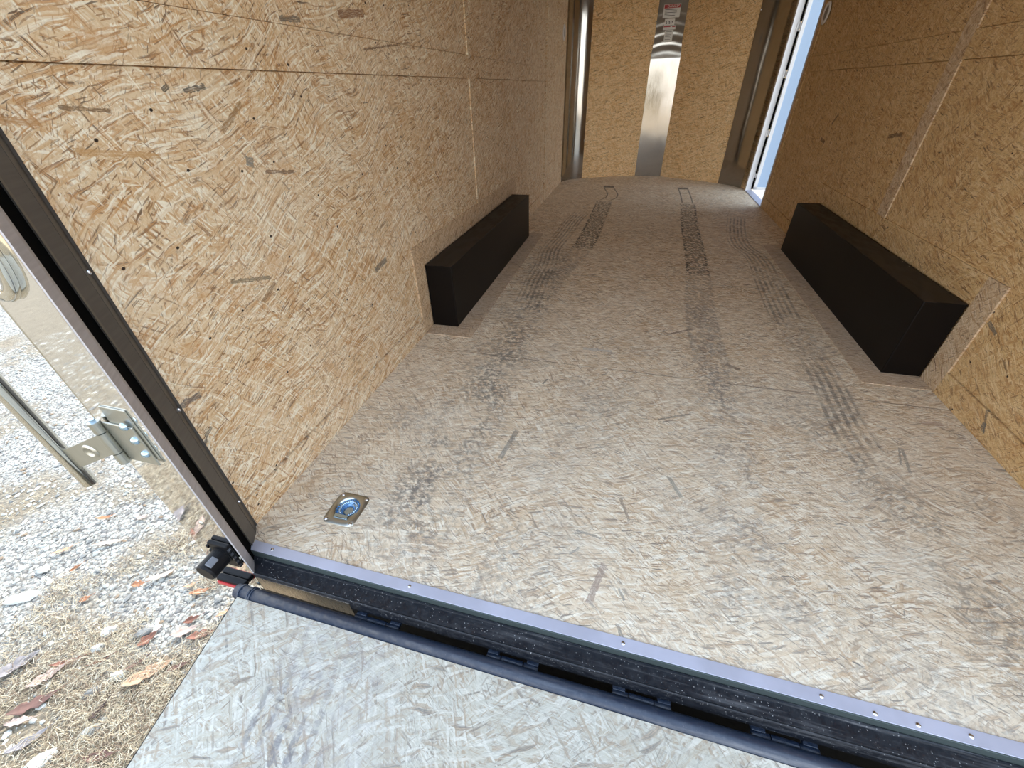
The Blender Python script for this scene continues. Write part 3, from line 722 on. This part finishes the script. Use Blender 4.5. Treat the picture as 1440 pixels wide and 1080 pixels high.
H = [hole(.036, .0025), hole(.0335, .0005), hole(.031, -.010), hole(.020, -.0155), hole(.014, -.0155), hole(.012, -.013)]
seq = [O0, O1] + H
for A, B in zip(seq, seq[1:]):
    for k in range(n): bm.faces.new((A[k], A[(k + 1) % n], B[(k + 1) % n], B[k])) .smooth = True
bm.faces.new(H[-1])
pan = child(link('recess_plate', bm, [M_zinc, M_zincb]), dg)
for p in pan.data.polygons:
    if p.center.z < .0022 and math.hypot(p.center.x - .214, p.center.y - .154) < .0345 or (pan.location.length and math.hypot(p.center.x - .214, p.center.y - .154) < .0345): p.material_index = 1
bm = bmesh.new()
pts = []
for k in range(25):
    t = math.radians(-60 + 300 * k / 24); pts.append(R0 @ Vector((.0235 * math.cos(t), .006 + .0235 * math.sin(t), -.004)))
for A, B in zip(pts, pts[1:]): cyl(bm, A, B, .0042, seg=10, caps=True)
cyl(bm, R0 @ Vector((-.021, -.021, -.003)), R0 @ Vector((.021, -.021, -.003)), .0042, seg=10)
child(link('ring', bm, M_zincb, None, True), dg)
bm = bmesh.new(); bx(bm, -.021, .021, -.033, -.021, -.002, .0055, bev=.002, M=R0); child(link('ring_clip', bm, M_zincb), dg)
for qx, qy in ((-.038, .042), (.038, .042), (-.038, -.042), (.038, -.042)):
    bm = bmesh.new(); M = R0 @ Matrix.Translation((qx, qy, .0025)); lathe(bm, [(.0055, 0), (.005, .002), (.002, .003), (0, .003)], M, 14); child(link('screw', bm, M_screw, None, True), dg)

# ------------------------------------------------------------------ ramp door
SL = -.205
rz = lambda y: -.05 + (y + .115) * -SL
rm = empty('ramp_door', (1.02, -.1, -.08), 'lowered rear ramp door of pale strand board with rolled black edge', 'ramp')
y0, y1 = -.1155, -2.05
bm = bmesh.new()
def slab(xa, xb, ya, yb, t0, t1):
    v = [bm.verts.new(p) for p in ((xa, ya, rz(ya) + t0), (xb, ya, rz(ya) + t0), (xb, yb, rz(yb) + t0), (xa, yb, rz(yb) + t0),
                                   (xa, ya, rz(ya) + t1), (xb, ya, rz(ya) + t1), (xb, yb, rz(yb) + t1), (xa, yb, rz(yb) + t1))]
    for f in ((0, 1, 2, 3), (7, 6, 5, 4), (0, 4, 5, 1), (1, 5, 6, 2), (2, 6, 7, 3), (3, 7, 4, 0)): bm.faces.new([v[k] for k in f])
slab(.063, 1.99, y0, y1, -.018, 0); child(link('ramp_deck', bm, M_ramp), rm)
bm = bmesh.new(); slab(.0595, .0625, y0 + .004, y1, -.055, -.002); slab(1.9905, 1.9935, y0 + .004, y1, -.055, -.002)
for yy in (-.14, -.6, -1.1, -1.6, -2.0): slab(.063, 1.99, yy, yy - .03, -.055, -.019)
child(link('ramp_frame', bm, M_frame), rm)
bm = bmesh.new()
prof = []
for k in range(15):
    t = math.radians(-20 + 200 * k / 14); prof.append((-.0995 + .0165 * math.cos(t), -.058 + .0175 * math.sin(t)))
prof = [(-.0840, -.085)] + prof + [(-.1155, -.085)]
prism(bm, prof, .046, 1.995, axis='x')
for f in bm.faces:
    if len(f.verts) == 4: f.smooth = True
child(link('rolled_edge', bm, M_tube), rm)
bm = bmesh.new()
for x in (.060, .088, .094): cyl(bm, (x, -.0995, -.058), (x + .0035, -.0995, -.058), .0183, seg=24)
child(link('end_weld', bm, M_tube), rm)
for x in (.42, .755, 1.03, 1.295, 1.60, 1.86):
    e = empty('ramp_hinge', (x, -.07, -.08), None, None)
    e.parent = rm; e.location = e.location - rm.location
    def ch(o): o.parent = e; o.location = o.location - Vector((x, -.07, -.08)); return o
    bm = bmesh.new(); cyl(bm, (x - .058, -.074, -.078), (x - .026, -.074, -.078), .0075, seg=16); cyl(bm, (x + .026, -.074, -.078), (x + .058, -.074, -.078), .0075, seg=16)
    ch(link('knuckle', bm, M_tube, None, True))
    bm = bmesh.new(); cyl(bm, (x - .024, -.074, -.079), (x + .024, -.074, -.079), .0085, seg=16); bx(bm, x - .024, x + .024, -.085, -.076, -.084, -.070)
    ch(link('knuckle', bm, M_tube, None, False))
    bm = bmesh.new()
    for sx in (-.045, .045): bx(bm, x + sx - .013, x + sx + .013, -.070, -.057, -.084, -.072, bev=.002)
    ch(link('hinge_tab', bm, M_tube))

# ------------------------------------------------------------------ ground
GZ = -.45
def hgt(x, y): return GZ + .012 * noise.noise(Vector((x * 1.3, y * 1.3, .3))) + .005 * noise.noise(Vector((x * 6, y * 6, 2.)))
a = NT('gravelly_ground', .9)
x = a.xyz(); pc = a.comb(x[0], x[1])
grass = a.ss(a.ma('ADD', a.noise(pc, 1.6, 4., .6), a.ma('MULTIPLY', a.ss(x[1], .15, -.7), .30)), .50, .66)
v1 = a.vor(pc, 75.); s1 = a.sep(v1['Color']); v2 = a.vor(pc, 160.); s2 = a.sep(v2['Color'])
grav = a.ramp(s1[0], [(0, (0.125, 0.123, 0.119)), (.3, (0.279, 0.275, 0.251)), (.7, (0.377, 0.378, 0.339)), (1, (0.502, 0.508, 0.458))])
grav = a.mix(a.ma('MULTIPLY', a.ss(v1['Distance'], .40, .62), .8), grav, (.07, .065, .06))
g2 = a.ramp(s2[1], [(0, (0.105, 0.097, 0.083)), (.4, (0.251, 0.241, 0.213)), (1, (0.422, 0.416, 0.367))])
grav = a.mix(a.ss(s1[2], .4, .6), grav, g2)
fib = a.noise(a.mapt(a.vm('ADD', pc, a.vm('MULTIPLY', a.noise(pc, 20., 2., col=True), (.06, .06, 0))), (0, 0, 0), .6, (.05, .006, 1)), 1., 3., .7)
gr = a.ramp(a.ma('ADD', fib, .06), [(.3, (0.042, 0.033, 0.026)), (.45, (0.140, 0.112, 0.079)), (.6, (0.232, 0.195, 0.135)), (.75, (0.335, 0.298, 0.214))])
near = a.mix(grass, grav, gr)
field = a.mix(a.ss(a.noise(pc, .8, 4.), .35, .65), (.62, .47, .30), (.50, .40, .27))
a.color(a.mix(a.ss(a.ma('ADD', x[1], a.noise(pc, .5, 2.)), -3.2, -5.0), near, field))
a.bump(a.ma('ADD', a.ma('MULTIPLY', v1['Distance'], -1.), fib), .7, .01)
M_ground = a.m
xs = [-30, -18, -10, -6] + [-4.6 + .08 * i for i in range(65)] + [1.2, 2, 3, 4, 6, 10, 18, 30]
ys = [-30, -18, -10, -6, -3.5] + [-2.4 + .08 * i for i in range(70)] + [4, 6, 9, 14, 22, 30]
vs = [(xx, yy, hgt(xx, yy)) for yy in ys for xx in xs]; nx = len(xs)
fs = [(j * nx + i, j * nx + i + 1, (j + 1) * nx + i + 1, (j + 1) * nx + i) for j in range(len(ys) - 1) for i in range(nx - 1)]
g = raw('ground', vs, fs, M_ground, smooth=True); struct(g, 'pale gravelly ground with patches of dry grass', 'ground')

# gravel: uncountable small stones
rnd = random.Random(11)
ICO = bmesh.new(); bmesh.ops.create_icosphere(ICO, subdivisions=1, radius=1.0)
iv = [v.co.copy() for v in ICO.verts]; ifc = [tuple(v.index for v in f.verts) for f in ICO.faces]; ICO.free()
def stones(n, xr, yr, smin, smax, name, mats, keep):
    V, F, mi = [], [], []; k = 0; tries = 0
    while k < n and tries < n * 6:
        tries += 1
        x_ = rnd.uniform(*xr); y_ = rnd.uniform(*yr)
        if not keep(x_, y_): continue
        s = smin + (smax - smin) * rnd.random() ** 3
        sx, sy_, sz = s * rnd.uniform(.8, 1.5), s * rnd.uniform(.6, 1.), s * rnd.uniform(.3, .6); an = rnd.uniform(0, 6.28); ca, sa = math.cos(an), math.sin(an)
        b = len(V); z_ = hgt(x_, y_) + sz * .25
        for v in iv:
            j = 1 + rnd.uniform(-.25, .25); a_, b_, c_ = v.x * sx * j, v.y * sy_ * j, v.z * sz * j
            V.append((x_ + a_ * ca - b_ * sa, y_ + a_ * sa + b_ * ca, z_ + c_))
        m = rnd.choices(range(len(mats)), [5, 3, 2, 1][:len(mats)])[0]
        for f in ifc: F.append((f[0] + b, f[1] + b, f[2] + b)); mi.append(m)
        k += 1
    o = raw(name, V, F, mats); o.data.polygons.foreach_set('material_index', mi); return o
M_st = [simple('stone_pale', (0.377, 0.378, 0.339), .85), simple('stone_white', (0.558, 0.562, 0.508), .85), simple('stone_grey', (0.182, 0.185, 0.176), .85), simple('stone_brown', (0.209, 0.158, 0.107), .85)]
vis = lambda x_, y_: not (-.06 < x_ < 2.2 and y_ > .45) and not (.0 < x_ < 2.0 and y_ < -.3)
gk = lambda x_, y_: vis(x_, y_) and noise.noise(Vector((x_ * 1.6, y_ * 1.6, 4.))) - .9 * max(0, min(1, (.15 - y_))) * (1 if x_ > -1.2 else .5) > rnd.uniform(-1.1, .0) - .3
o = stones(22000, (-3.2, .9), (-1.6, 1.8), .0025, .012, 'gravel', M_st, gk); tag(o, 'loose pale crushed gravel spread over the ground', 'gravel', kind='stuff')

# dry grass: uncountable blades
V, F, mi = [], [], []
for k in range(78000):
    if k % 4: x_ = rnd.uniform(-1.15, .1); y_ = rnd.uniform(-.62, .32)
    else: x_ = rnd.uniform(-2.2, 1.0); y_ = rnd.uniform(-1.5, .6)
    if not vis(x_, y_): continue
    dens = 1.1 * noise.noise(Vector((x_ * 4.5, y_ * 4.5, 9.))) + .55 * noise.noise(Vector((x_ * 11., y_ * 11., 2.))) + .9 * max(-.45, min(.7, (.04 - y_) * 2.2 + (x_ + .45) * .8)) - .10
    if dens < rnd.uniform(-.15, .6): continue
    L = rnd.uniform(.010, .042); an = rnd.uniform(0, 6.28); wd = rnd.uniform(.0004, .0009); lift = rnd.uniform(.001, .014); bend = rnd.uniform(-1.8, 1.8)
    b = len(V); z0 = hgt(x_, y_) + rnd.uniform(.001, .010)
    px, py = x_, y_
    for j in range(4):
        t = j / 3; nx_, ny_ = -math.sin(an), math.cos(an); ww = wd * (1 - .6 * t)
        zz = z0 + lift * math.sin(t * 2.4)
        V.append((px - nx_ * ww, py - ny_ * ww, zz)); V.append((px + nx_ * ww, py + ny_ * ww, zz + ww * .6))
        px += math.cos(an) * L / 3; py += math.sin(an) * L / 3; an += bend / 3
    m = rnd.choices((0, 1, 2), (3, 4, 4))[0]
    for j in range(3): F.append((b + 2 * j, b + 2 * j + 1, b + 2 * j + 3, b + 2 * j + 2)); mi.append(m)
M_gr = [simple('straw_pale', (0.568, 0.516, 0.387), .7), simple('straw_tan', (0.387, 0.323, 0.212), .7), simple('straw_brown', (0.181, 0.129, 0.084), .7)]
o = raw('dry_grass', V, F, M_gr); o.data.polygons.foreach_set('material_index', mi); tag(o, 'dry straw coloured grass lying over the ground', 'grass', kind='stuff')

# leaves, each its own
def leaf_mat(name, col):
    a = NT(name, .6)
    n_ = a.noise(a.co(), 60., 3., .6); a.color(a.mix(a.ss(n_, .3, .7, 0, .6), col, tuple(c * .55 for c in col))); return a.m
LM = {k: leaf_mat('leaf_' + k, c) for k, c in dict(orange=(.459, .203, .095), rust=(.243, .101, .061), tan=(.540, .338, .203), pink=(.486, .365, .304), brown=(.149, .074, .054), grey=(.270, .250, .250), pale=(.594, .486, .392), dark=(.068, .038, .032)).items()}
def leaf_mesh(L, wd, lobes, curl, fold, mat, seed):
    rs = random.Random(seed); n = 18; V, F = [], []
    for i in range(n + 1):
        t = i / n
        env = math.sin(math.pi * min(1, t * 1.02)) ** .7 * (1 - .25 * t)
        if lobes: env *= .58 + .42 * abs(math.cos(t * math.pi * lobes + .4 + .5 * rs.random()))
        env = max(env, .03)
        hw_ = wd / 2 * env
        xx = (t - .5) * L; zc = curl * ((t - .5) ** 2) * 4 * L * .25
        for k, sgn in enumerate((-1, -.5, 0, .5, 1)):
            j = rs.uniform(.72, 1.12) if abs(sgn) == 1 else 1
            V.append((xx + rs.uniform(-.001, .001), hw_ * sgn * j, zc + fold * abs(sgn) ** 1.5 * hw_ + rs.uniform(-.001, .001)))
    for i in range(n):
        for k in range(4): F.append((i * 5 + k, i * 5 + k + 1, (i + 1) * 5 + k + 1, (i + 1) * 5 + k))
    o = raw('leaf', V, F, mat, smooth=True)
    md = o.modifiers.new('t', 'SOLIDIFY'); md.thickness = .0008
    # stem
    b = bmesh.new(); cyl(b, (L * .5 - .002, 0, curl * L * .25), (L * .5 + .016, .002, curl * L * .25 + .002), .0009, seg=6)
    st = link('stem', b, mat, o)
    return o
def leaf(x_, y_, L, wd, an, key, label, lobes=3, curl=.5, fold=.4, lift=.007, tilt=0.0, seed=None):
    o = leaf_mesh(L, wd, lobes, curl, fold, LM[key], seed or int(abs(x_ * 1000)) + 3)
    o.location = (x_, y_, hgt(x_, y_) + lift); o.rotation_euler = (tilt, rnd.uniform(-.12, .12), an); tag(o, label, 'leaf', 'fallen leaves on the ground')
leaf(-.929, -.057, .035, .016, 1.2, 'orange', 'small bright orange leaf standing on edge on pale gravel', tilt=.8)
leaf(-.640, -.044, .045, .028, .5, 'orange', 'short orange leaf touching a long pale curled leaf', tilt=.3)
leaf(-.584, .002, .09, .030, .75, 'pale', 'long pale curled leaf lying behind the short orange leaf', curl=.7)
leaf(-.768, -.133, .032, .022, .9, 'orange', 'single small orange leaf alone on gravel, mid left', tilt=.3)
leaf(-.401, -.012, .060, .030, .6, 'orange', 'orange leaf in straw just below the black plate light', lobes=2)
leaf(-.450, -.001, .045, .020, .6, 'tan', 'small tan leaf left of the black plate light', curl=.8)
leaf(-.350, -.092, .045, .028, .8, 'rust', 'dark red crumpled leaf near the ramp corner', lobes=2, tilt=.4)
leaf(-.279, -.123, .080, .034, .55, 'rust', 'flat reddish brown leaf beside the ramp edge', curl=.2)
leaf(-.338, -.129, .075, .040, .7, 'pink', 'pinkish white leaf between two reddish leaves near the ramp', lobes=2)
leaf(-.433, -.177, .055, .035, 1.2, 'rust', 'rust brown leaf beside grey stones', lobes=2, tilt=.3)
leaf(-.340, -.252, .120, .055, .9, 'tan', 'large tan oak leaf lying in the straw', lobes=3, curl=.25)
leaf(-.265, -.213, .055, .024, .6, 'brown', 'small dark brown leaf against the ramp side', curl=.6)
leaf(-.255, -.045, .060, .020, .9, 'tan', 'narrow tan leaf close to the top of the ramp side', curl=.2)
leaf(-.625, -.333, .090, .042, 1.0, 'pink', 'pinkish tan leaf with ragged edges at far left', lobes=3)
leaf(-.610, -.290, .085, .022, .6, 'rust', 'thin reddish brown leaf above the pinkish ragged leaf', curl=.5)
leaf(-.585, -.392, .110, .048, .85, 'brown', 'big reddish brown leaf at lower left', curl=.45, fold=.2)
leaf(-.578, -.432, .070, .030, .5, 'pink', 'rosy leaf end poking out under the big brown leaf', curl=.3)
leaf(-.284, -.430, .080, .030, .4, 'brown', 'dark brown leaf at the bottom edge beside the ramp', curl=.5)
leaf(-.385, -.356, .045, .022, 1.4, 'dark', 'nearly black curled leaf in the straw', curl=1.0, fold=.9)
leaf(-.395, -.235, .070, .012, 1.1, 'brown', 'long dark leaf stalk beside the large tan oak leaf', curl=.6)
leaf(-.744, -.339, .110, .055, 1.2, 'grey', 'grey withered lobed leaf at the left edge', lobes=3, fold=.7)
leaf(-.516, -.264, .065, .012, .7, 'rust', 'narrow rust strip of leaf among straw', curl=.6)
leaf(-1.041, .134, .060, .024, .6, 'orange', 'orange curled leaf on gravel under the chrome bar end', curl=.8)
leaf(-.898, .173, .045, .026, .3, 'pink', 'small salmon leaf close to the mirror plate', curl=.5)
leaf(-.910, .053, .110, .024, .55, 'pale', 'long thin pale pink leaf on gravel', curl=.3)
leaf(-1.049, -.016, .070, .022, .8, 'tan', 'peach coloured slim leaf on gravel at mid left', curl=.5)
leaf(-.50, -.455, .090, .035, .9, 'grey', 'grey brown leaf low at bottom left', lobes=2)
leaf(-.177, .073, .045, .025, .4, 'rust', 'rust leaf scrap in the gap beside the corner post')
leaf(-.113, .068, .05, .026, .2, 'pink', 'pinkish leaf scrap in the gap above the ramp end', lobes=2)
leaf(-.021, .062, .05, .024, .5, 'orange', 'orange leaf scrap in the gap under the ledge')
leaf(.054, .056, .055, .026, .1, 'tan', 'tan leaf scrap in the gap under the ledge', lobes=2)
leaf(.40, .056, .085, .032, .1, 'rust', 'rust brown leaf in the gap between two ramp hinges', lobes=2, curl=.4)

# larger stones, each its own
def stone(x_, y_, sx, sy_, sz, an, mat, label):
    bm = bmesh.new(); bmesh.ops.create_icosphere(bm, subdivisions=3, radius=1.0)
    sd_ = rnd.uniform(0, 50)
    for v in bm.verts:
        n_ = 1 + .35 * noise.noise(v.co * 1.3 + Vector((sd_, 0, 0))) + .12 * noise.noise(v.co * 4 + Vector((sd_, 3, 0)))
        v.co = Vector((v.co.x * sx * n_, v.co.y * sy_ * n_, max(v.co.z, -.5) * sz * n_))
    o = link('stone', bm, mat, None, False); o.location = (x_, y_, hgt(x_, y_) + sz * .3); o.rotation_euler[2] = an
    tag(o, label, 'stone', 'larger stones lying on the ground')
W_ = M_st[1]; P_ = M_st[0]; G_ = M_st[2]
stone(-.582, -.192, .024, .017, .014, .6, W_, 'white stone above a rounder grey-white one, left of the rust leaf')
stone(-.561, -.236, .020, .016, .015, .3, P_, 'rounded pale stone in straw below the white one')
stone(-.425, -.278, .022, .013, .012, .5, W_, 'bluish white stone left of the large tan oak leaf')
stone(-.426, -.476, .034, .020, .014, .9, W_, 'biggest white stone at the bottom left')
stone(-.991, -.185, .050, .020, .010, .5, W_, 'long flat white stone at the left edge')
stone(-.371, -.398, .026, .014, .008, .8, P_, 'flat pale stone beside the bottom dark leaf')
stone(-.468, -.165, .026, .014, .012, .7, G_, 'bluish grey stone behind the rust brown leaf')
stone(-1.042, -.091, .022, .015, .010, .2, P_, 'pale angular stone at far left on gravel')
stone(-.46, -.33, .024, .015, .011, .9, G_, 'dark grey stone in the straw near the curled black leaf')

# ------------------------------------------------------------------ far surroundings behind the trailer
M_tree = NT('tree_line', .9); M_tree.color(M_tree.mix(M_tree.ss(M_tree.noise(M_tree.co(), 1.5, 4.), .35, .65), (.10, .085, .05), (.30, .25, .17))); M_tree = M_tree.m
rt = random.Random(3)
for k in range(7):
    bm = bmesh.new(); bmesh.ops.create_icosphere(bm, subdivisions=3, radius=1.0); sd_ = rt.uniform(0, 90); R_ = rt.uniform(1.6, 2.4)
    for v in bm.verts:
        n_ = 1 + .4 * noise.noise(v.co * 2 + Vector((sd_, 0, 0))) + .2 * noise.noise(v.co * 6 + Vector((sd_, 0, 0))); v.co = v.co * n_ * R_; v.co.z *= .5
    o = link('distant_shrub', bm, M_tree); o.location = (-24 + 8 * k, -26 + rt.uniform(-1, 1), .3)
    tag(o, 'brown shrub in the row behind the camera', 'shrub', 'distant shrubs')
